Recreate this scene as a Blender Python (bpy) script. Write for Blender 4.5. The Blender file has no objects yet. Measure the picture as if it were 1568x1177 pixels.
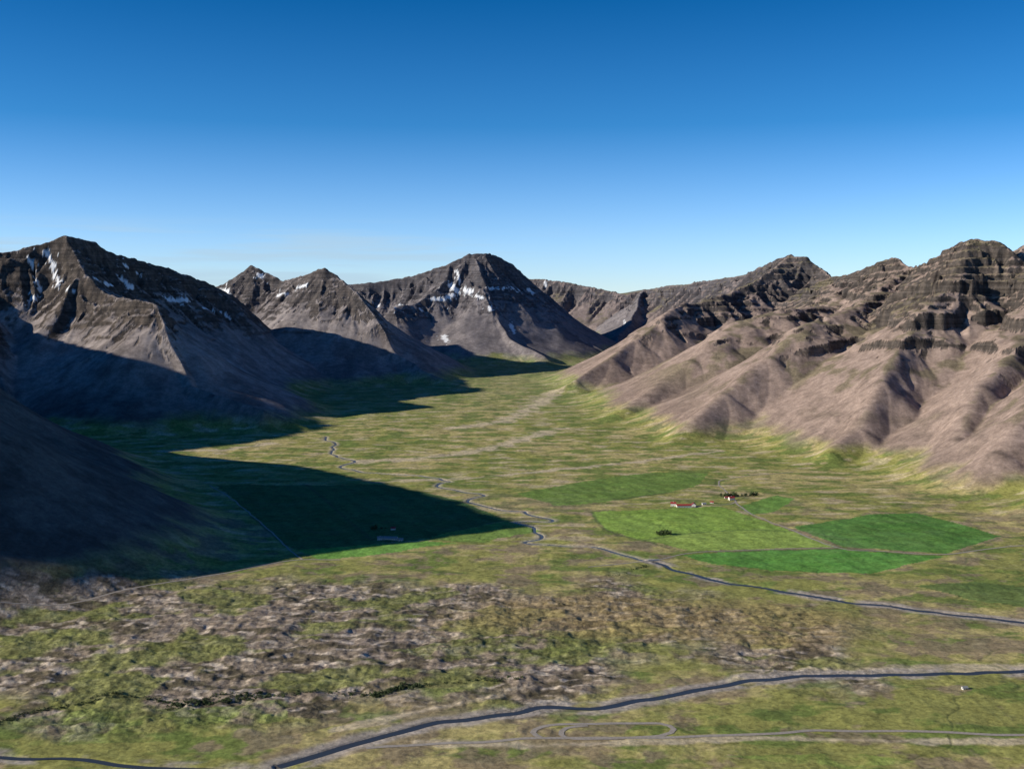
import bpy, math, random
import numpy as np
from mathutils import Vector
random.seed(3); rs=np.random.RandomState(11)
F=1742.0; TH=math.atan(108/F); CT,ST=math.cos(TH),math.sin(TH); CAMZ=500.0
SUN_EL=math.radians(21); SUN_TR=math.radians(11)   # light travel azimuth from +X towards +Y
f32=np.float32
# ------------------------------------------------------------------ noise
perm=rs.permutation(256).astype(np.int32); 
ga=np.linspace(0,2*np.pi,17)[:16]; GX=np.cos(ga).astype(f32); GY=np.sin(ga).astype(f32)
def pn(x,y,seed=0):
    x=np.asarray(x,dtype=f32)+f32(seed*17.31); y=np.asarray(y,dtype=f32)+f32(seed*9.73)
    xf=np.floor(x); yf=np.floor(y); xi=xf.astype(np.int32); yi=yf.astype(np.int32); fx=x-xf; fy=y-yf
    u=fx*fx*fx*(fx*(fx*6-15)+10); v=fy*fy*fy*(fy*(fy*6-15)+10)
    a=perm[xi&255]; b=perm[(xi+1)&255]
    def g(h,dx,dy):
        k=h&15; return GX[k]*dx+GY[k]*dy
    n00=g(perm[(a+yi)&255],fx,fy); n10=g(perm[(b+yi)&255],fx-1,fy)
    n01=g(perm[(a+yi+1)&255],fx,fy-1); n11=g(perm[(b+yi+1)&255],fx-1,fy-1)
    i0=n00+u*(n10-n00); i1=n01+u*(n11-n01)
    return (i0+v*(i1-i0))*1.4
def fbm(x,y,s,o,seed=0,g=0.5):
    r=0;a=1.0;t=0
    for i in range(o):
        r=r+a*pn(x/s,y/s,seed+i*3.7); t+=a; a*=g; s=s/2.03
    return r/t
def ss(x,a,b):
    t=np.clip((x-a)/(b-a),0,1); return t*t*(3-2*t)
def smax(a,b,k):
    h=np.clip(0.5+0.5*(a-b)/k,0,1); return b+(a-b)*h+k*h*(1-h)
# ------------------------------------------------------------------ survey helpers
def ray(u,v):
    a=(u-784)/F; b=(588-v)/F
    return (a, CT+b*ST, -ST+b*CT)
def W(u,v,D):
    r=ray(u,v); s=D/r[1]; return (r[0]*s, D, CAMZ+r[2]*s)
def floorz(x,y):
    t=np.clip((y-3500)/5500,0,1.7); z=164*t**1.5
    z=z+12*np.exp(-((x+480)/620)**2-((y-1780)/330)**2)
    z=z+ss(y,11800,14500)*380
    hill=497.5-0.62*np.maximum(y,0)+ss(-y,0,3000)*60
    return smax(hill,z,25)
R=[]
def rid(pts,s=0.8,amp=1.0,world=False,right=0,rnd=8):
    P=[p if world else W(*p) for p in pts]; R.append((P,s,amp,right,rnd))
# off-frame western mountains + nose
rid([(-4200,1600,680),(-2900,2050,740),(-1700,2325,690),(-1500,2340,580),(-1340,2340,470),(-1210,2290,338),(-1150,2200,200),(-1110,2090,80)],0.85,1.7,True)
rid([(-1700,2325,690),(-1730,2680,620),(-1740,3062,540),(-1760,3540,395),(-1800,3780,300),(-1830,4020,200),(-1850,4250,110)],0.9,.8,True)
rid([(-5200,3000,800),(-3500,3300,760),(-3400,3650,860),(-3400,4000,980),(-3400,4330,1060),(-3400,4600,1010),(-3400,5120,870),(-3400,5700,770)],0.9,1,True)
# M1
rid([W(-420,430,5600),W(-200,405,5600),W(-100,402,5700),W(0,386,5850),W(40,379,5900),W(62,374,5950),W(100,361,6000),W(145,370,6200),W(165,385,6280),W(250,407,6650),W(330,438,7000),W(385,475,7250),W(440,518,7450),W(490,549,7600),W(560,580,7600)],1.02,1.0,True)
rid([(100,361,6000),(128,405,5800),(158,448,5600),(240,466,5330),(252,500,5200),(292,590,4900),(400,628,4720),(470,655,4700)],0.84,.8)
rid([(-60,400,5800),(-50,450,5500),(-10,520,5200),(20,600,4900)],0.8,.8)
# M2
rid([(230,470,8600),(330,440,8300),(350,432,8250),(385,407,8200),(405,418,8150),(432,430,8050),(465,422,7900),(497,411,7800),(512,422,7750),(545,447,7550),(575,482,7350),(605,540,7050),(660,570,6850),(712,592,6700)],0.90,1)
# M3
rid([(500,436,9700),(560,434,9600),(600,430,9600),(640,420,9600),(690,402,9500),(718,388,9500),(742,387,9500),(765,392,9700),(785,404,9900),(800,418,10100),(818,432,10300),(870,480,10400)],1.0,1.2)
rid([(725,387,9500),(738,430,9200),(755,478,8900),(790,520,8500),(835,545,8200)],0.78,.8)
rid([(690,402,9500),(672,440,9200),(640,462,9000),(600,470,8800)],0.85,.8)
# M4 far plateau + main right crest
rid([(760,430,12300),(820,426,12200),(860,431,12000),(905,440,11800),(945,447,11600),(962,449,11500),(985,442,11500),(1010,439,11300),(1050,434,10900),(1100,427,10400),(1150,417,9600),(1190,396,8500),(1213,390,8100),(1232,393,8000),(1250,408,7900),(1275,426,7500),(1300,420,7100),(1335,405,6800),(1365,392,6500),(1378,396,6450),(1392,409,6300),(1420,402,6000),(1452,384,5600),(1478,368,5300),(1500,364,5200),(1530,369,5150),(1548,385,5100)],0.88,1.2,right=1,rnd=10)
rid([(985,442,11500),(970,475,10800),(960,500,10200),(935,530,9500)],0.7,1)
# right range spurs
rid([(1213,390,8100),(1150,438,7700),(1100,452,7500),(1060,462,7400),(1030,468,7200),(1008,488,7000),(975,518,6800),(940,546,6600),(880,580,6400),(838,603,6300)],0.70,1,right=1,rnd=15)
rid([(1275,426,7500),(1285,460,6500),(1262,472,6200),(1200,474,6050),(1145,488,5950),(1105,520,5750),(1060,552,5600),(960,622,5200),(900,652,5000)],0.61,.8,right=1,rnd=70)
rid([(1392,409,6300),(1350,440,5800),(1325,460,5650),(1280,478,5350),(1230,500,5150),(1190,545,4950),(1110,600,4680),(1010,682,4250)],0.63,1.0,right=1,rnd=40)
rid([(1490,366,5200),(1465,420,4950),(1420,470,4750),(1380,522,4550),(1345,580,4250),(1310,655,3950),(1270,690,3800)],0.68,1.3,right=1,rnd=22)
rid([(1548,385,5100),(1556,402,5050),(1572,374,5300),(1620,360,5500),(1720,380,5300),(1900,390,5000),(2200,400,4600)],0.85,1,right=1)
rid([(1572,374,5300),(1590,470,4500),(1545,545,4150),(1500,590,3900),(1462,668,3600)],0.67,1.1,right=1,rnd=30)
rid([(1720,380,5300),(1690,500,4100),(1640,560,3750),(1580,625,3450),(1530,690,3250)],0.65,1,right=1,rnd=40)
rid([(1900,390,5000),(1900,520,3600),(1800,620,3100),(1700,700,2850)],0.7,.8,right=1,rnd=40)

def mountains(x,y):
    best=np.full(x.shape,-3000,f32); rw=np.zeros(x.shape,f32); st_=np.zeros(x.shape,f32)
    wx=x+16*pn(x/170,y/170,5)+4*pn(x/50,y/50,6); wy=y+16*pn(x/170,y/170,7)+4*pn(x/50,y/50,8)
    x2=x+50*fbm(x,y,520,3,11); y2=y+70*fbm(x,y,520,3,15)
    for P,s,amp,rt,rnd in R:
        P=np.array(P)
        lo=P[:,:2].min(0)-2300; hi=P[:,:2].max(0)+2300
        m=(x>lo[0])&(x<hi[0])&(y>lo[1])&(y<hi[1])
        if not m.any(): continue
        X=x2[m];Y=y2[m];bx=wx[m];by=wy[m]
        bh=np.full(X.shape,-3000,f32); bcx=np.zeros_like(bh); bcy=np.zeros_like(bh); bd=np.zeros_like(bh)
        sh=bh.copy(); scx=bcx.copy(); scy=bcx.copy()
        for A,B in zip(P[:-1],P[1:]):
            dx,dy=B[0]-A[0],B[1]-A[1]; L2=dx*dx+dy*dy
            t=np.clip(((X-A[0])*dx+(Y-A[1])*dy)/L2,0,1).astype(f32)
            cx=(A[0]+t*dx).astype(f32); cy=(A[1]+t*dy).astype(f32)
            d=np.sqrt((X-cx)**2+(Y-cy)**2+rnd*rnd)-rnd
            H=A[2]+t*(B[2]-A[2])
            Db=np.maximum(H-164*np.clip((cy-3500)/5500,0,1.7)**1.5,5)
            D=Db*1.22+20
            h=(H-D*(1-np.exp(-s*d/D))-.12*d).astype(f32)
            w=h>bh; w2=(~w)&(h>sh)
            sh=np.where(w,bh,np.where(w2,h,sh)); scx=np.where(w,bcx,np.where(w2,cx,scx)); scy=np.where(w,bcy,np.where(w2,cy,scy))
            bh=np.where(w,h,bh);bcx=np.where(w,cx,bcx);bcy=np.where(w,cy,bcy);bd=np.where(w,d,bd)
        far2=np.abs(bcx-scx)+np.abs(bcy-scy)
        fade=1-(1-ss(bh-sh,0,22))*ss(far2,4,50)
        dd=np.maximum(bd,1); ex=bx-bcx; ey=by-bcy; el=np.maximum(np.sqrt(ex*ex+ey*ey),1); ux=ex/el; uy=ey/el
        qx=bcx+ux*np.minimum(dd,90)+0.09*ex; qy=bcy+uy*np.minimum(dd,90)+0.09*ey
        env=ss(bd,0,90)*ss(bh,10,220)*np.clip((bh+60)/450,0.15,1.25)*fade
        r1=np.abs(pn(qx/170,qy/170,21)); r2=np.abs(pn(qx/66,qy/66,23)); p3=pn(qx/27,qy/27,25); r3=np.abs(p3)
        up=0.10+0.90*ss(bh+110*pn(X/300,Y/300,29),340,570)
        rib=-(r1*85*(.35+.65*up)+r2*50*up+r3*18*up)+22*up
        bh=bh+rib*env*amp
        old=best[m]; nb=smax(bh,old,9)
        won=bh>old
        rw[m]=np.where(won,rt,rw[m]); best[m]=nb
        sv=p3+.7*pn(qx/11,qy/11,27)+.6*pn(qx/60,qy/60,28)
        st_[m]=np.where(won,sv*fade,st_[m])
    cr=fbm(x,y,60,4,31); big=fbm(x,y,420,3,33)
    hm=ss(best,380,640)
    best=best+cr*(1.6+15*hm)*ss(best,20,160)+big*14*ss(best,60,300)
    per=41.0; wz=34*fbm(x,y,800,3,40); zz=best+wz; q=zz/per; fl=np.floor(q); fr=q-fl
    st=(fl+ss(fr,0.3,0.7))*per-wz
    k=ss(best,380,540)*(0.62*ss(fbm(x,y,340,3,41),-0.12,0.22))*(0.15+0.85*rw)
    best=best+(st-best)*k
    # irregular basalt cliff bands
    for c0,A_,sd in ((370,34,43),(465,50,45),(600,38,47)):
        c=c0+75*fbm(x,y,900,2,sd)+8*pn(x/45,y/45,sd+1)
        msk=ss(fbm(x,y,420,3,sd+2),-.1,.12)*(.15+.85*rw)
        best=best+A_*msk*(ss(best,c-7,c+7)-ss(best,c-110,c+110))
    return best,rw,st_
def heathmask(x,y):
    n=fbm(x,y,260,3,70)
    e=1-np.sqrt(((x+450)/1050)**2+((y-1740)/400)**2)
    return ss(e+n*0.55,-0.05,0.3).astype(f32)
def height(x,y,full=False):
    x=x.astype(f32);y=y.astype(f32)
    fz=floorz(x,y)
    m,rw,st=mountains(x,y)
    heath=heathmask(x,y)
    b=fbm(x,y,130,3,50)*4.5+ (fbm(x,y,38,4,52))*(1.3+4.6*heath)+ (heath*1.0+.25)*np.abs(pn(x/19,y/11,55))*1.9
    b=b-0.6*(1-ss(np.abs(fbm(x,y,480,4,120)),0,.012))
    b=b*ss(y,300,1000)
    far=ss(y,12000,15000)*fbm(x,y,2500,4,60)*250
    z=smax(fz+b+far,m,32)
    if full: return z.astype(f32),rw,st
    return z.astype(f32),rw
def hit(pts):
    out=[]
    for (u,v) in pts:
        r=ray(u,v); D=np.concatenate([np.arange(1000,5000,4.0),np.arange(5000,13000,8.0)])
        X=r[0]*D/r[1]; Z=CAMZ+r[2]*D/r[1]
        h,_=height(X,D)
        k=np.argmax(h>Z); 
        if not (h>Z).any(): k=len(D)-1
        out.append((float(X[k]),float(D[k]),float(Z[k])))
    return out
def fhit(pts):
    out=[]
    for (u,v) in pts:
        r=ray(u,v); D=np.arange(900,9500,2.0); X=r[0]*D/r[1]; Z=CAMZ+r[2]*D/r[1]
        h=floorz(X,D); g=h>Z; k=np.argmax(g) if g.any() else len(D)-1
        out.append((float(X[k]),float(D[k])))
    return out
# ------------------------------------------------------------------ polar grid
d2=math.pi/180
th=np.concatenate([np.arange(-180,-60,2.0),np.arange(-60,-26.4,0.3),np.arange(-26.4,26.4,0.054),np.arange(26.4,60,0.3),np.arange(60,180,2.0)])*d2
r=[0.05];
for v in list(np.geomspace(3,700,40)): r.append(v)
while r[-1]<1180: r.append(r[-1]+9)
while r[-1]<9800: r.append(r[-1]+min(max(r[-1]**2/569000*0.85,2.2),8.5))
while r[-1]<13000: r.append(r[-1]+18)
while r[-1]<70000: r.append(r[-1]*1.05)
r=np.array(r); NR,NT=len(r),len(th); print("grid",NR,NT,NR*NT)
RR,TT=np.meshgrid(r,th,indexing='ij')
X=(RR*np.sin(TT)).astype(f32); Y=(RR*np.cos(TT)).astype(f32)
Z=np.zeros_like(X); RW=np.zeros_like(X); STK=np.zeros_like(X)
for i in range(0,NR,100):
    Z[i:i+100],RW[i:i+100],STK[i:i+100]=height(X[i:i+100],Y[i:i+100],True)
def catmull(P,step=10):
    P=np.array(P,float); o=[]
    Q=np.vstack([2*P[0]-P[1],P,2*P[-1]-P[-2]])
    for i in range(1,len(Q)-2):
        a,b,c,d=Q[i-1],Q[i],Q[i+1],Q[i+2]; n=max(2,int(np.linalg.norm(c-b)/step))
        for t in np.linspace(0,1,n,endpoint=False):
            o.append(0.5*((2*b)+(-a+c)*t+(2*a-5*b+4*c-d)*t*t+(-a+3*b-3*c+d)*t**3))
    o.append(P[-1]); return np.array(o)
def linedist(P,maxd):
    D=np.full(X.shape,1e6,f32)
    for A,B in zip(P[:-1],P[1:]):
        ra=math.hypot(*A);rb=math.hypot(*B);ta=math.atan2(A[0],A[1]);tb=math.atan2(B[0],B[1])
        e=maxd/min(ra,rb)
        i0=np.searchsorted(r,min(ra,rb)-maxd);i1=np.searchsorted(r,max(ra,rb)+maxd)+1
        j0=np.searchsorted(th,min(ta,tb)-e);j1=np.searchsorted(th,max(ta,tb)+e)+1
        x=X[i0:i1,j0:j1];y=Y[i0:i1,j0:j1]
        dx,dy=B[0]-A[0],B[1]-A[1];L2=max(dx*dx+dy*dy,1e-6)
        t=np.clip(((x-A[0])*dx+(y-A[1])*dy)/L2,0,1)
        d=np.hypot(x-A[0]-t*dx,y-A[1]-t*dy)
        D[i0:i1,j0:j1]=np.minimum(D[i0:i1,j0:j1],d)
    return D
def wiggle(P,a,s,seed):
    n=np.array([[pn(p[0]/s,p[1]/s,seed),pn(p[0]/s,p[1]/s,seed+4)] for p in P]).reshape(-1,2); return P+n*a
rivers=[
 ("river",[(440,1166),(480,1157),(560,1136),(640,1111),(740,1093),(850,1082),(960,1076),(1040,1062),(1100,1050),(1180,1038),(1300,1032),(1430,1030),(1568,1026),(1750,1016),(2000,1005)],5.0,14),
 ("river",[(1000,858),(1040,874),(1100,888),(1200,905),(1300,920),(1400,932),(1568,952),(1750,970),(2000,985)],4.6,14),
 ("river",[(-200,1150),(0,1157),(60,1160),(150,1166),(300,1176),(440,1190)],3.0,8),
 ("stream",[(1000,858),(960,849),(900,838),(850,834),(800,830),(830,818),(795,800),(850,798),(810,786),(750,776),(720,765),(735,757),(690,748),(668,740),(690,735),(640,728),(560,722),(520,714),(540,706),(505,692),(512,680),(498,668)],2.4,20),
]
roads=[
 ("gravel_road",[(-150,950),(0,942),(100,931),(200,906),(280,890),(350,876),(420,862),(462,856),(520,856)],2.8),
 ("gravel_road",[(462,856),(445,842),(400,800),(350,760),(320,742)],2.0),
 ("gravel_road",[(560,1146),(640,1140),(740,1136),(830,1130),(950,1130),(1100,1127),(1250,1119),(1400,1119),(1568,1126),(1750,1130)],3.6),
 ("gravel_road",[(832,1131),(816,1122),(830,1113),(880,1109),(960,1107),(1010,1107),(1030,1116),(1010,1126),(940,1131)],3.6),
 ("gravel_road",[(940,1131),(880,1131),(862,1124),(870,1114),(900,1110)],3.4),
 ("farm_track",[(1125,768),(1150,785),(1210,810),(1282,838),(1360,843),(1450,847),(1530,838),(1640,830)],2.8),
 ("farm_track",[(1282,838),(1180,840),(1060,846),(1000,858),(900,868)],2.2),
 ("farm_track",[(1075,772),(1125,768),(1100,738),(1130,730),(1215,722)],2.2),
]
FZ=floorz(X,Y); DR=np.full(X.shape,1e6,f32); DS=np.full(X.shape,1e6,f32); RIV=[];ROAD=[]
for n,p,w,a in rivers:
    P=wiggle(catmull(fhit(p),12),a,70,90); RIV.append((n,P,w))
    d=linedist(P,60); k=ss(d,w,w+26); Z=np.where(d<60,(FZ*(1-k)+Z*k),Z)
    Z=np.where(d<60,Z-2.2*(1-ss(d,w-2,w+4)),Z)
    if n=="river": DR=np.minimum(DR,d-w)
    else: DS=np.minimum(DS,d-w)
DRO=np.full(X.shape,1e6,f32)
for n,p,w in roads:
    P=wiggle(catmull(fhit(p),12),4,60,95); 
    h,_=height(P[:,0],P[:,1]); 
    k=np.ones(9)/9; hs=np.convolve(np.pad(h,4,mode='edge'),k,mode='valid')
    ROAD.append((n,P,w,hs))
    for A,B,ha,hb in zip(P[:-1],P[1:],hs[:-1],hs[1:]):
        ra=math.hypot(*A);rb=math.hypot(*B);ta=math.atan2(A[0],A[1]);tb=math.atan2(B[0],B[1]);maxd=w+12
        e=maxd/min(ra,rb)
        i0=np.searchsorted(r,min(ra,rb)-maxd);i1=np.searchsorted(r,max(ra,rb)+maxd)+1
        j0=np.searchsorted(th,min(ta,tb)-e);j1=np.searchsorted(th,max(ta,tb)+e)+1
        x=X[i0:i1,j0:j1];y=Y[i0:i1,j0:j1];dx,dy=B[0]-A[0],B[1]-A[1];L2=max(dx*dx+dy*dy,1e-6)
        t=np.clip(((x-A[0])*dx+(y-A[1])*dy)/L2,0,1);d=np.hypot(x-A[0]-t*dx,y-A[1]-t*dy)
        hh=ha+t*(hb-ha); k=ss(d,w+2,w+11); cur=DRO[i0:i1,j0:j1]
        better=d<cur; zz=Z[i0:i1,j0:j1]
        Z[i0:i1,j0:j1]=np.where(better&(d<w+11),(hh-0.35)*(1-k)+zz*k,zz); DRO[i0:i1,j0:j1]=np.minimum(cur,d)
# ------------------------------------------------------------------ normals & masks
P3=np.stack([X,Y,Z],-1)
dr_=np.gradient(P3,axis=0); dt_=np.gradient(P3,axis=1); N=np.cross(dt_,dr_); N/=np.maximum(np.linalg.norm(N,axis=-1)[...,None],1e-9)
nz=np.abs(N[...,2]); slope=np.sqrt(np.maximum(1-nz*nz,0))/np.maximum(nz,.05); del dr_,dt_,N
def poly(pts):
    P=np.array(fhit(pts))
    ins=np.zeros(X.shape,bool); lo=P.min(0);hi=P.max(0)
    m=(X>lo[0])&(X<hi[0])&(Y>lo[1])&(Y<hi[1]); x=X[m]+4*pn(X[m]/45,Y[m]/45,3);y=Y[m]+4*pn(X[m]/45,Y[m]/45,4); c=np.zeros(x.shape,bool)
    for i in range(len(P)):
        a=P[i];b=P[(i+1)%len(P)]
        if a[1]==b[1]: continue
        c^=((a[1]>y)!=(b[1]>y))&(x<(b[0]-a[0])*(y-a[1])/(b[1]-a[1])+a[0])
    ins[m]=c; return ins
def C(*c): return np.array(c,f32)
def mix(a,b,k): return a*(1-k[...,None])+b*k[...,None]
n1=fbm(X,Y,420,4,80);n2=fbm(X,Y,90,4,82);n3=fbm(X,Y,28,3,84);n4=fbm(X,Y*1.9,150,4,86); n5=fbm(X*.6,Y*1.4,55,4,87)
hf=Z-FZ
GF=2.08; GM=1.62
grassA=C(.170,.168,.050);grassB=C(.248,.212,.088);grassC=C(.090,.120,.030);tan=C(.34,.28,.195);brown=C(.155,.118,.078)
col=np.broadcast_to(grassA,X.shape+(3,)).astype(f32).copy()
col=mix(col,grassB,ss(n1+n2*.5+n5*.4,-.12,.15)); col=mix(col,grassC,ss(-n4+n2*.4+n3*.2,0.02,.18)*.9)
col=mix(col,tan,ss(n4+n5*.8-n1*.3,.20,.38)*.5*ss(Y,2100,2600))
col=mix(col,brown,ss(n2+n1*.5+n3*.4,.03,.22)*.75*ss(-Y,-3600,-2500))
up=ss(Y,4300,7500); col=mix(col,C(.125,.145,.07),up*.45)
heath=heathmask(X,Y)*(hf<60)
hcol=mix(np.broadcast_to(C(.165,.132,.104),X.shape+(3,)),C(.070,.058,.040),ss(n5+n2*.5+n3*.3,-.04,.13))
hcol=mix(hcol,C(.32,.27,.215),ss(pn(X/30,Y/15,88)+n3*.7+.5*n2-n5*.5,.24,.46)*.9)
hcol=mix(hcol,C(.115,.125,.038),ss(fbm(X,Y*1.3,170,4,89),.02,.14)*.85)
col=mix(col,hcol,heath*.94)
mo=ss(1-np.sqrt(((X-250)/420)**2+((Y-1830)/200)**2)+n1*.5,0,.4); col=mix(col,C(.190,.142,.065),mo*.65)
for pts,wd in [([(600,736),(700,733),(800,724),(900,714),(960,708),(1100,690)],16),([(560,706),(640,702),(730,690),(800,672),(860,655)],36),([(255,690),(340,688),(420,678)],24),([(700,655),(780,640),(850,600)],40),
   ([(520,1118),(600,1098),(690,1078),(760,1066)],9),([(1100,1045),(1200,1030),(1330,1025),(1568,1020)],14),([(640,1136),(800,1140),(1000,1136),(1200,1130),(1568,1136)],9)]:
    d=linedist(catmull(fhit(pts),30),wd*3); col=mix(col,tan,ss(-(d+n2*wd*2+n3*wd),-wd*1.5,-wd*.4)*.75)
crk=(1-ss(np.abs(fbm(X,Y,480,4,120)),0.002,.014))*(hf<40); col=mix(col,C(.075,.085,.03),crk*.4)
bk=ss(-DR-10*n2-6*n3,-24,-10)*(DR<100); col=mix(col,C(.235,.205,.175),bk*.9*ss(n2*1.5+n1,-.4,0))
bs2=ss(-DS-6*n2,-16,-4)*(DS<100); col=mix(col,C(.27,.235,.185),bs2*.6)
fields=[([(330,742),(590,742),(690,762),(775,795),(640,826),(455,842),(440,835),(390,790)],C(.034,.085,.026)),  # first field's green darkened, shadow painted into its colour
 ([(455,842),(640,828),(700,830),(560,850),(490,856)],C(.095,.21,.038)),
 ([(640,826),(775,797),(830,812),(740,828)],C(.11,.175,.038)),
 ([(903,783),(1010,779),(1100,774),(1150,790),(1212,812),(1280,837),(1060,843),(985,826),(930,812)],C(.130,.205,.036)),
 ([(985,826),(1060,843),(1280,837),(1215,813),(1100,812)],C(.150,.205,.045)),
 ([(1212,806),(1330,788),(1402,784),(1535,820),(1450,846),(1290,837)],C(.050,.130,.025)),
 ([(1045,849),(1160,842),(1280,840),(1450,850),(1330,878),(1180,872),(1090,863)],C(.060,.170,.029)),
 ([(790,755),(900,735),(1000,722),(1085,724),(1070,742),(1030,752),(930,768),(850,774)],C(.085,.14,.030)),
 ([(1130,775),(1190,757),(1218,764),(1185,782),(1150,787)],C(.085,.165,.033)),
 ([(1400,895),(1500,890),(1640,905),(1640,940),(1480,915)],C(.075,.11,.032)),
 ([(0,1105),(120,1085),(300,1083),(440,1075),(440,1100),(300,1130),(60,1140),(-100,1150)],C(.095,.13,.033)),
 ([(1110,1160),(1300,1150),(1400,1165),(1300,1175)],C(.12,.18,.038)),
 ([(600,995),(700,980),(850,975),(960,985),(830,1005),(660,1010)],C(.11,.125,.035))]
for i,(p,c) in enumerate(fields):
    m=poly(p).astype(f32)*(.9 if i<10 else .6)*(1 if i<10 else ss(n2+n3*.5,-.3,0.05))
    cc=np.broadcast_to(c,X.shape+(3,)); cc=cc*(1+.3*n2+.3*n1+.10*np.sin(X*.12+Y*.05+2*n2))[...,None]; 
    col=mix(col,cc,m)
for pts in [([(1278,838),(1450,848),(1530,824)]),([(905,783),(930,812),(985,826),(1060,843),(1280,840)]),([(985,826),(1100,812),(1212,812)]),([(385,790),(440,835)]),([(470,742),(570,826)]),([(830,770),(940,764),(1035,752)])]:
    d=linedist(catmull(fhit(pts),20),20); col=mix(col,C(.05,.065,.03),ss(-d,-8,-2)*.6)
col=col*GF
# mountains
mt=ss(hf+n2*26+n1*50,14,75)
grassM=mix(np.broadcast_to(C(.130,.120,.058),X.shape+(3,)),C(.095,.088,.044),ss(n2+n3*.4,-.1,.25))
scR=mix(np.broadcast_to(C(.230,.173,.142),X.shape+(3,)),C(.178,.134,.110),ss(n2+n1,-.2,.3))
scL=mix(np.broadcast_to(C(.205,.178,.166),X.shape+(3,)),C(.135,.117,.112),ss(n2+n1,-.2,.3))
scree=scR*RW[...,None]+scL*(1-RW[...,None])
scree=scree*(1+.28*np.clip(STK,-1.2,1.2))[...,None]
rockc=mix(np.broadcast_to(C(.044,.038,.034),X.shape+(3,)),C(.080,.066,.056),ss(n3,-.2,.3))
rk=ss(slope+n3*.3+STK*.25+n1*.4+n2*.25+.28*ss(hf,380,680),.88,1.05)*ss(hf+40*n2,190,360)
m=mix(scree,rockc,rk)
far=ss(Y,6300,9500); m=mix(m,C(.080,.080,.098),far*.42)  # distance haze painted as a bluish tint in the far rock colour
gr=ss(n1*1.3+n2*.6+STK*.15-slope*1.1+.55,-.05,.2)*(.06+.62*RW)*ss(hf,60,250)
gr2=ss(-(hf+n2*60+n1*110+STK*35)+ (0.45-slope)*110,-35,20)
m=mix(m,grassM,np.clip(np.maximum(gr*.8,gr2*.9),0,1))
m=m*GM
west_shade=ss(-(X+0.15*(Y-2400)),150,900)*ss(-Y,-5200,-4400)   # painted shade: western slopes' colour darkened to deepen their shadow
m=mix(m,m*C(.42,.47,.45),west_shade)
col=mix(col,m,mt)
snow_s=[(45,395,62,445,4),(72,385,90,436,5),(80,405,84,425,4),(48,455,55,458,6),(103,443,112,446,5),(146,426,170,436,4.5),(188,428,200,440,5),(255,456,285,461,7),(312,471,338,478,4),(190,405,195,408,4),(210,417,217,422,3),
 (425,452,440,450,4.5),(455,440,468,436,4.5),(395,420,402,424,5),(340,443,350,446,5),(580,467,605,470,3),(612,466,645,474,3),(662,457,682,458,4),(690,438,700,446,8),(684,455,694,452,5),(712,444,722,447,5),(730,453,740,456,4),(752,442,795,444,4),(750,470,752,474,4),(808,442,816,448,4),(783,497,785,506,5),(680,515,684,521,5),(345,480,352,488,3),(700,415,704,432,3),(835,432,836,437,3),(955,490,958,494,2)]
SN=np.zeros(X.shape,f32)
for (a,b,c,d,w) in snow_s:
    A,B=hit([(a,b),(c,d)]); wm=w*A[1]/F*.66
    A=np.array(A);B=np.array(B)
    if abs(A[1]-B[1])>900: continue
    ext=wm*6+30; lo=np.minimum(A,B)-ext;hi=np.maximum(A,B)+ext
    k=(X>lo[0])&(X<hi[0])&(Y>lo[1])&(Y<hi[1]); 
    q=np.stack([X[k],Y[k]*.55,Z[k]],-1);a3=A*[1,.55,1];b3=B*[1,.55,1];dd=b3-a3
    t=np.clip(((q-a3)@dd)/max(dd@dd,1e-6),0,1); dist=np.linalg.norm(q-a3-t[:,None]*dd,axis=-1)
    SN[k]=np.maximum(SN[k],ss(-(dist*(1+.9*pn(X[k]/22,Y[k]/22,99)+.4*pn(X[k]/9,Y[k]/9,98))),-wm*1.1,-wm*.9))
col=mix(col,C(.85,.87,.89),SN)
bedk=ss(-DR,-1.5,1)*(DR<50); col=mix(col,C(.14,.13,.12),bedk*.8)
# ------------------------------------------------------------------ build terrain mesh
def gridmesh(name,V,nr,nc,wrap):
    me=bpy.data.meshes.new(name); me.vertices.add(len(V)); me.vertices.foreach_set("co",V.astype(f32).ravel())
    I=np.arange(nr*nc).reshape(nr,nc)
    if wrap: J=np.roll(I,-1,axis=1); a,b,c,d=I[:-1],J[:-1],J[1:],I[1:]
    else: a,b,c,d=I[:-1,:-1],I[:-1,1:],I[1:,1:],I[1:,:-1]
    fc=np.stack([a,d,c,b],-1).reshape(-1,4).astype(np.int32)
    me.loops.add(fc.size); me.loops.foreach_set("vertex_index",fc.ravel())
    me.polygons.add(len(fc)); me.polygons.foreach_set("loop_start",np.arange(0,fc.size,4,dtype=np.int32))
    me.update(calc_edges=True); me.shade_smooth(); return me
me=gridmesh("valley_terrain",np.stack([X,Y,Z],-1).reshape(-1,3),NR,NT,True)
def attr(me,name,arr,typ):
    a=me.attributes.new(name,typ,'POINT')
    if typ=='FLOAT_COLOR':
        c=np.ones((arr.reshape(-1,3).shape[0],4),f32); c[:,:3]=arr.reshape(-1,3); a.data.foreach_set("color",c.ravel())
    else: a.data.foreach_set("value",arr.astype(f32).ravel())
attr(me,"tint",np.clip(col,0.01,.9),'FLOAT_COLOR')
attr(me,"mtn",mt*(1-SN)*(1-.8*np.clip(np.maximum(gr*.8,gr2),0,1)),'FLOAT'); attr(me,"heath",heath*(1-mt),'FLOAT'); attr(me,"snow",SN,'FLOAT'); attr(me,"rock",mt*rk*(1-SN),'FLOAT')
terr=bpy.data.objects.new("valley_terrain",me); bpy.context.collection.objects.link(terr)
def newmat(name):
    m=bpy.data.materials.new(name); m.use_nodes=True; nt=m.node_tree; return m,nt,nt.nodes["Principled BSDF"]
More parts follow.
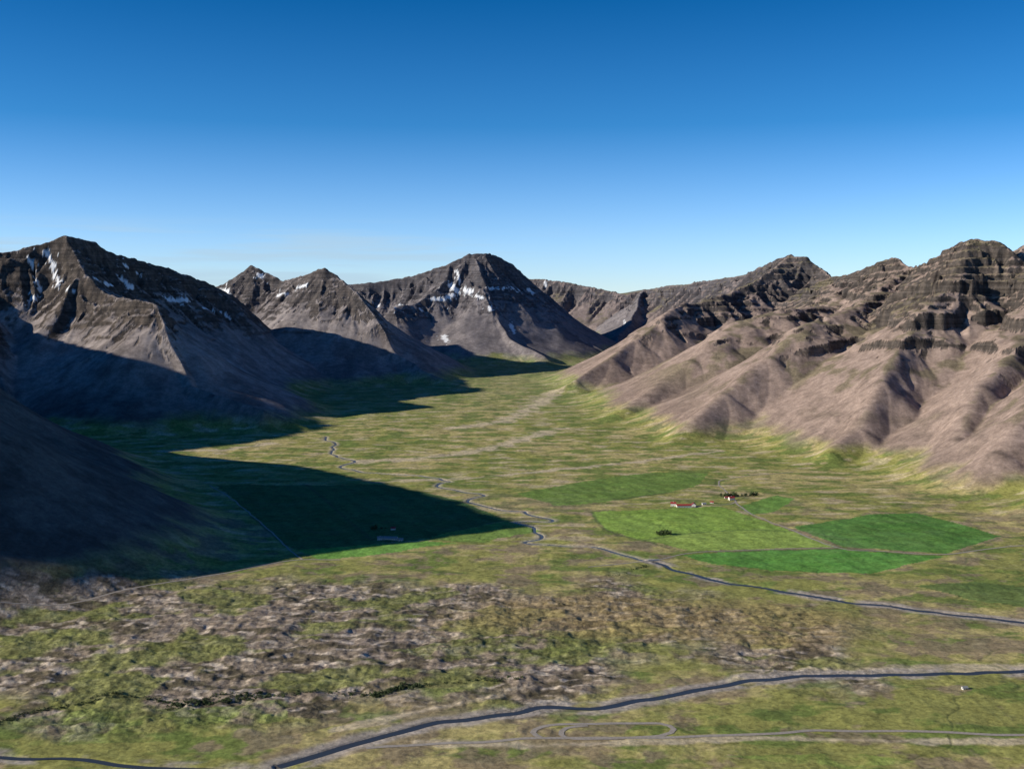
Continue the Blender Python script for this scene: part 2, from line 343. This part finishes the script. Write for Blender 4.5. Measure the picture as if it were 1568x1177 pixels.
m_,nt,bs=newmat("terrain_ground"); N_=nt.nodes; Lk=nt.links.new
def node(t,**k):
    n=N_.new(t)
    for a,b in k.items(): setattr(n,a,b)
    return n
def math_(op,a,b=None,c=None):
    n=node('ShaderNodeMath',operation=op)
    for i,v in enumerate([a,b,c]):
        if v is None: continue
        if isinstance(v,(int,float)): n.inputs[i].default_value=v
        else: Lk(v,n.inputs[i])
    return n.outputs[0]
geo=node('ShaderNodeNewGeometry'); pos=geo.outputs['Position']
def noise(scale,detail=4,rough=.6,vec=None):
    n=node('ShaderNodeTexNoise'); n.inputs['Scale'].default_value=scale; n.inputs['Detail'].default_value=detail; n.inputs['Roughness'].default_value=rough
    Lk(vec or pos,n.inputs['Vector']); return n.outputs[0]
def at(n): return node('ShaderNodeAttribute',attribute_name=n)
def mapr(v,a,b,c,d):
    n=node('ShaderNodeMapRange'); n.inputs[1].default_value=a;n.inputs[2].default_value=b;n.inputs[3].default_value=c;n.inputs[4].default_value=d; Lk(v,n.inputs[0]); return n.outputs[0]
mtn=at("mtn").outputs['Fac']; hth=at("heath").outputs['Fac']; snw=at("snow").outputs['Fac']; rck=at("rock").outputs['Fac']
na=noise(.12,6,.7); nb=noise(.035,5,.65)
mA=mapr(na,.3,.7,.55,1.45); mB=mapr(nb,.3,.7,.72,1.28)
mA=math_('ADD',1.0,math_('MULTIPLY',math_('SUBTRACT',mA,1.0),math_('SUBTRACT',1.0,math_('MULTIPLY',mtn,.45))))
mp=node('ShaderNodeMapping'); mp.inputs['Scale'].default_value=(.0025,.0025,.085); Lk(pos,mp.inputs['Vector'])
stn=noise(1.0,4,.7,mp.outputs[0]); stv=mapr(stn,.35,.65,.6,1.35)
sk=rck; stm=math_('ADD',math_('MULTIPLY',math_('SUBTRACT',stv,1.0),sk),1.0)
tot=math_('MULTIPLY',math_('MULTIPLY',mA,mB),stm)
hs=math_('ADD',1.0,math_('MULTIPLY',hth,mapr(noise(.07,6,.75),.35,.65,-.35,.35)))
tot=math_('MULTIPLY',tot,hs)
inv=math_('SUBTRACT',1.0,snw); tot=math_('ADD',math_('MULTIPLY',math_('SUBTRACT',tot,1.0),inv),1.0)
vm=node('ShaderNodeVectorMath',operation='SCALE'); Lk(at("tint").outputs['Color'],vm.inputs[0]); Lk(tot,vm.inputs['Scale'])
Lk(vm.outputs[0],bs.inputs['Base Color']); bs.inputs['Roughness'].default_value=.95; bs.inputs['Specular IOR Level'].default_value=.1
bmp=node('ShaderNodeBump'); bmp.inputs['Strength'].default_value=.75; bmp.inputs['Distance'].default_value=4.0
hgt=math_('ADD',math_('MULTIPLY',na,math_('ADD',.40,math_('ADD',math_('MULTIPLY',rck,1.8),math_('MULTIPLY',hth,.6)))),math_('MULTIPLY',stn,math_('MULTIPLY',sk,1.2)))
Lk(hgt,bmp.inputs['Height']); Lk(bmp.outputs[0],bs.inputs['Normal'])
me.materials.append(m_)
# ------------------------------------------------------------------ water & roads
def water(name,c):
    wm,nt2,b2=newmat(name); b2.inputs['Base Color'].default_value=(*c,1); b2.inputs['Roughness'].default_value=.35; b2.inputs['Specular IOR Level'].default_value=.2
    nn=nt2.nodes.new('ShaderNodeTexNoise'); nn.inputs['Scale'].default_value=.5; g2=nt2.nodes.new('ShaderNodeNewGeometry'); nt2.links.new(g2.outputs[0],nn.inputs['Vector']); bb=nt2.nodes.new('ShaderNodeBump'); bb.inputs['Strength'].default_value=.35; nt2.links.new(nn.outputs[0],bb.inputs['Height']); nt2.links.new(bb.outputs[0],b2.inputs['Normal']); return wm
wm=water("river_water",(.05,.058,.07)); wm2=water("stream_water",(.10,.115,.14))
def simple(name,c,var=.25,scale=1.0,rough=.85):
    m,n,b=newmat(name); g=n.nodes.new('ShaderNodeNewGeometry'); t=n.nodes.new('ShaderNodeTexNoise'); t.inputs['Scale'].default_value=scale; t.inputs['Detail'].default_value=5
    rmp=n.nodes.new('ShaderNodeMapRange'); rmp.inputs[1].default_value=.3;rmp.inputs[2].default_value=.7;rmp.inputs[3].default_value=1-var;rmp.inputs[4].default_value=1+var
    v=n.nodes.new('ShaderNodeVectorMath'); v.operation='SCALE'; v.inputs[0].default_value=c[:3]
    n.links.new(g.outputs[0],t.inputs['Vector']); n.links.new(t.outputs[0],rmp.inputs[0]); n.links.new(rmp.outputs[0],v.inputs['Scale']); n.links.new(v.outputs[0],b.inputs['Base Color']); b.inputs['Roughness'].default_value=rough; return m
gravel=simple("gravel",(.42,.37,.31),.2,.3)
def strip(name,P,w,zs,mat,seed,var=.0):
    T=np.gradient(P,axis=0); T/=np.linalg.norm(T,axis=1)[:,None]+1e-9; Nn=np.stack([-T[:,1],T[:,0]],1)
    ww=w*(1+var*np.array([float(pn(p[0]/45,p[1]/45,seed)) for p in P]))
    rows=[]
    for k in (-1,-.4,.4,1):
        q=P+Nn*(ww*k)[:,None]; rows.append(np.column_stack([q,zs]))
    V=np.stack(rows,1).reshape(-1,3); mm=gridmesh(name,V,len(P),4,False); mm.materials.append(mat)
    o=bpy.data.objects.new(name,mm); bpy.context.collection.objects.link(o)
for n,P,w in RIV: strip(n,P,w+1.2,floorz(P[:,0],P[:,1])-.9,wm2 if n=="stream" else wm,5,.6)
for n,P,w,hs in ROAD: strip(n,P,w,hs+.05,gravel,6)
# ------------------------------------------------------------------ buildings
white=simple("white_render",(.78,.76,.72),.06,.8); redr=simple("red_corrugated_roof",(.42,.05,.05),.12,.8,.5); greyr=simple("grey_metal_roof",(.32,.34,.35),.15,.5,.45); glass,_,gb=newmat("window_glass"); gb.inputs['Base Color'].default_value=(.02,.025,.03,1); gb.inputs['Roughness'].default_value=.1
dark=simple("dark_timber",(.08,.06,.05)); conc=simple("concrete",(.4,.39,.37))
def meshobj(name,V,Fc,mat,parent=None):
    m=bpy.data.meshes.new(name); m.from_pydata(V,[],Fc); m.update(); m.materials.append(mat); o=bpy.data.objects.new(name,m); bpy.context.collection.objects.link(o)
    if parent: o.parent=parent
    return o
def box(x0,x1,y0,y1,z0,z1):
    return [(x0,y0,z0),(x1,y0,z0),(x1,y1,z0),(x0,y1,z0),(x0,y0,z1),(x1,y0,z1),(x1,y1,z1),(x0,y1,z1)],[(0,3,2,1),(4,5,6,7),(0,1,5,4),(1,2,6,5),(2,3,7,6),(3,0,4,7)]
def boxes(bl):
    V=[];Fc=[]
    for b in bl:
        v,f=box(*b); n=len(V); V+=v; Fc+=[tuple(i+n for i in q) for q in f]
    return V,Fc
def building(name,u,v,l,w,h,rh,rot,roof,wall=white,chim=False,off=(0,0)):
    x,y=fhit([(u,v)])[0]; x+=off[0];y+=off[1]; z=float(height(np.array([x]),np.array([y]))[0][0])
    e=bpy.data.objects.new(name,None); e.location=(x,y,z-.3); e.rotation_euler=(0,0,math.radians(rot)); bpy.context.collection.objects.link(e)
    a,b=l/2,w/2
    V=[(-a,-b,-1.5),(a,-b,-1.5),(a,b,-1.5),(-a,b,-1.5),(-a,-b,h),(a,-b,h),(a,b,h),(-a,b,h),(-a,0,h+rh),(a,0,h+rh)]
    meshobj("walls",V,[(0,1,5,4),(1,2,6,9,5),(2,3,7,6),(3,0,4,8,7),(0,3,2,1)],wall,e)
    o=.6;k=rh/b; t=.3
    V=[];Fc=[]
    for sgn in (-1,1):
        n=len(V); ye=sgn*(b+o); ze=h-o*k
        V+=[(-a-o,ye,ze+.03),(a+o,ye,ze+.03),(a+o,0,h+rh+.03),(-a-o,0,h+rh+.03),(-a-o,ye,ze+t),(a+o,ye,ze+t),(a+o,0,h+rh+t),(-a-o,0,h+rh+t)]
        Fc+=[tuple(i+n for i in q) for q in [(0,1,2,3),(4,5,6,7),(0,1,5,4),(1,2,6,5),(3,0,4,7)]]
    meshobj("roof",V,Fc,roof,e)
    nw=max(2,int(l/4)); bl=[]
    for i in range(nw):
        cx=-a+l*(i+.5)/nw
        if i==nw//2: continue
        for sg in (-1,1): bl.append((cx-.6,cx+.6,sg*b-.05,sg*b+.05,1.1,2.4))
    for sg in (-1,1): bl.append((sg*a-.05,sg*a+.05,-.7,.7,1.1,2.4))
    meshobj("windows",*boxes(bl),glass,e)
    cx=-a+l*(nw//2+.5)/nw
    meshobj("door",*boxes([(cx-.6,cx+.6,-b-.07,-b+.05,.3,2.4)]),dark,e)
    if chim: meshobj("chimney",*boxes([(-.5,.5,-.5,.5,h+rh-.6,h+rh+1.4)]),white,e)
building("cattle_barn",1047,776,38,13,5.4,3.0,4,redr)
building("farmhouse",1031,775,14,10,6.8,3.4,-8,redr,chim=True)
building("hay_barn",1062,774,16,12,5.8,3.6,80,redr)
building("farm_shed",1078,772,10,7,3.4,2.2,10,greyr)
building("farm_shed",1090,770,9,6,3,2,-20,redr)
building("farmhouse",1120,765,15,10,6.8,3.6,15,redr,chim=True)
building("farm_shed",1112,763,9,6,3,2,5,redr)
building("cattle_barn",598,826,30,12,4.2,3.2,-6,greyr)
building("farmhouse",582,826,12,9,5.4,3.2,10,greyr,chim=True)
building("farm_shed",613,827,12,8,4,2.4,10,greyr)
building("farmhouse",602,812,10,8,5,3,0,redr)
building("shed_hut",1477,1055,7,5,2.6,1.6,10,greyr)
bx,by=fhit([(1001,858)])[0]; bzv=float(floorz(np.array([bx]),np.array([by]))[0])
e=bpy.data.objects.new("river_bridge",None); e.location=(bx,by,bzv); e.rotation_euler=(0,0,math.radians(20)); bpy.context.collection.objects.link(e)
meshobj("deck",*boxes([(-13,13,-2.2,2.2,.6,1.2)]),conc,e); meshobj("railing",*boxes([(-13,13,-2.2,-2.05,1.2,2.2),(-13,13,2.05,2.2,1.2,2.2)]),white,e); meshobj("piers",*boxes([(-13,-11,-2,2,-3,.6),(11,13,-2,2,-3,.6)]),conc,e)
# ------------------------------------------------------------------ vegetation clumps
leafm=simple("willow_foliage",(.065,.095,.03),.4,.4,.8); bark=simple("bark",(.09,.07,.05))
def leafcloud(V,Fc,cx,cy,cz,rx,rz,n,s):
    for _ in range(n):
        d=rs.normal(size=3); d/=np.linalg.norm(d); rr=rs.rand()**.45*(1+.3*float(np.sin(d[0]*5+cx)))
        p=np.array([cx,cy,cz])+d*rr*np.array([rx,rx,rz]); p[2]=max(p[2],cz-rz*.9)
        a=rs.normal(size=3);a/=np.linalg.norm(a);b=np.cross(a,rs.normal(size=3));b/=np.linalg.norm(b)+1e-6
        n0=len(V); k=s*(.6+.8*rs.rand()); V+= [tuple(p+a*k),tuple(p+b*k*.7),tuple(p-a*k),tuple(p-b*k*.7)]; Fc.append((n0,n0+1,n0+2,n0+3))
def shrubs(name,pts,count,spread,size,nl,trunk=False):
    P=catmull(fhit(pts),10) if len(pts)>1 else np.array(fhit(pts)); V=[];Fc=[];TV=[];TF=[]
    for _ in range(count):
        q=P[rs.randint(len(P))]+rs.normal(size=2)*spread; s=size*(.5+rs.rand())
        z=float(height(np.array([q[0]]),np.array([q[1]]))[0][0])
        base=z+(s*.9 if trunk else s*.35)
        leafcloud(V,Fc,q[0],q[1],base,s,s*(1.0 if trunk else .6),nl,s*.28)
        if trunk:
            n0=len(TV); 
            for zz,rr in ((z-.5,.28),(base+s*.5,.08)):
                for a in range(6): TV.append((q[0]+rr*math.cos(a*1.047),q[1]+rr*math.sin(a*1.047),zz))
            for a in range(6): TF.append((n0+a,n0+(a+1)%6,n0+6+(a+1)%6,n0+6+a))
    o=meshobj(name,V,Fc,leafm)
    if TV: meshobj("trunks",TV,TF,bark,o)
shrubs("farm_tree_row",[(1108,760),(1130,759),(1160,757)],24,5,5,90,True)
shrubs("willow_thicket",[(1010,819),(1022,818)],10,5,4.5,90,True)
shrubs("farm_tree_row",[(565,812),(595,808)],10,4,4,70,True)
shrubs("riverside_shrubs",[(0,1108),(60,1086),(120,1078),(190,1066),(270,1078),(340,1066),(420,1064),(500,1060),(580,1062),(610,1052),(650,1046),(740,1042),(800,1040)],380,5,2.2,26)
shrubs("riverside_shrubs",[(265,1082),(330,1074),(420,1066)],110,5,2.7,26)
shrubs("riverside_shrubs",[(575,1064),(605,1056),(640,1048)],80,4,3,26)
shrubs("riverside_shrubs",[(940,880),(975,872),(990,866)],40,6,2.2,26)
# ------------------------------------------------------------------ light, sky, camera
w=bpy.data.worlds.new("World"); bpy.context.scene.world=w; w.use_nodes=True; wn=w.node_tree; bg=wn.nodes["Background"]; wl=wn.links.new
sky=wn.nodes.new('ShaderNodeTexSky'); sky.sky_type='NISHITA'; sky.sun_disc=False; sky.sun_elevation=SUN_EL
Lx,Ly=math.cos(SUN_TR),math.sin(SUN_TR); sky.sun_rotation=math.atan2(-Lx,-Ly)%(2*math.pi)
sky.altitude=500; sky.air_density=1.0; sky.dust_density=.15; sky.ozone_density=2.5
tc=wn.nodes.new('ShaderNodeTexCoord'); sx=wn.nodes.new('ShaderNodeSeparateXYZ'); wl(tc.outputs['Generated'],sx.inputs[0])
ramp=wn.nodes.new('ShaderNodeValToRGB'); wl(sx.outputs[2],ramp.inputs[0])
K=6.0
st=[(0.0,(1.6,1.90,2.6)),(.06,(1.18,1.62,2.45)),(.16,(.26,.93,1.62)),(.266,(.034,.62,1.22)),(.6,(.04,.32,.72)),(1.0,(.06,.28,.6))]
while len(ramp.color_ramp.elements)<len(st): ramp.color_ramp.elements.new(.5)
for e_,(p_,c_) in zip(ramp.color_ramp.elements,st): e_.position=p_; e_.color=(c_[0]/K,c_[1]/K,c_[2]/K,1)
mu=wn.nodes.new('ShaderNodeVectorMath'); mu.operation='MULTIPLY'; wl(sky.outputs[0],mu.inputs[0]); wl(ramp.outputs[0],mu.inputs[1])
mk=wn.nodes.new('ShaderNodeVectorMath'); mk.operation='SCALE'; mk.inputs['Scale'].default_value=K; wl(mu.outputs[0],mk.inputs[0])
mpw=wn.nodes.new('ShaderNodeMapping'); mpw.inputs['Scale'].default_value=(3.5,3.5,60); mpw.inputs['Rotation'].default_value=(0,.02,0); wl(tc.outputs['Generated'],mpw.inputs[0])
nw_=wn.nodes.new('ShaderNodeTexNoise'); nw_.inputs['Scale'].default_value=1.6; nw_.inputs['Detail'].default_value=5; wl(mpw.outputs[0],nw_.inputs['Vector'])
def mr(v,a,b,c,d):
    n=wn.nodes.new('ShaderNodeMapRange'); n.inputs[1].default_value=a;n.inputs[2].default_value=b;n.inputs[3].default_value=c;n.inputs[4].default_value=d; n.interpolation_type='SMOOTHSTEP'; wl(v,n.inputs[0]); return n.outputs[0]
def mm_(a,b):
    n=wn.nodes.new('ShaderNodeMath'); n.operation='MULTIPLY'; wl(a,n.inputs[0])
    if isinstance(b,float): n.inputs[1].default_value=b
    else: wl(b,n.inputs[1])
    return n.outputs[0]
cm=mm_(mm_(mr(nw_.outputs[0],.42,.64,0,1),mm_(mr(sx.outputs[2],.085,.055,0,1),mr(sx.outputs[0],.12,-.12,0,1))),.65)
mxc=wn.nodes.new('ShaderNodeMix'); mxc.data_type='RGBA'; wl(cm,mxc.inputs[0]); wl(mk.outputs[0],mxc.inputs[6]); mxc.inputs[7].default_value=(5.8,8.0,9.8,1)
wl(mxc.outputs[2],bg.inputs[0]); bg.inputs[1].default_value=.08
sl=bpy.data.lights.new("sun","SUN"); sl.energy=5.0; sl.angle=math.radians(.5); sl.color=(1,.92,.79)
so=bpy.data.objects.new("sun",sl); bpy.context.collection.objects.link(so); so.location=(-3000,0,3000)
so.rotation_euler=Vector((Lx*math.cos(SUN_EL),Ly*math.cos(SUN_EL),-math.sin(SUN_EL))).to_track_quat('-Z','Y').to_euler()
cam=bpy.data.cameras.new("camera"); co=bpy.data.objects.new("camera",cam); bpy.context.collection.objects.link(co)
cam.sensor_width=36; cam.lens=36*F/1568; cam.clip_start=1; cam.clip_end=150000
co.location=(0,0,CAMZ); co.rotation_euler=(math.pi/2-TH,0,0); bpy.context.scene.camera=co
sc=bpy.context.scene; sc.view_settings.view_transform='Standard'; sc.view_settings.look='None'; sc.view_settings.exposure=0
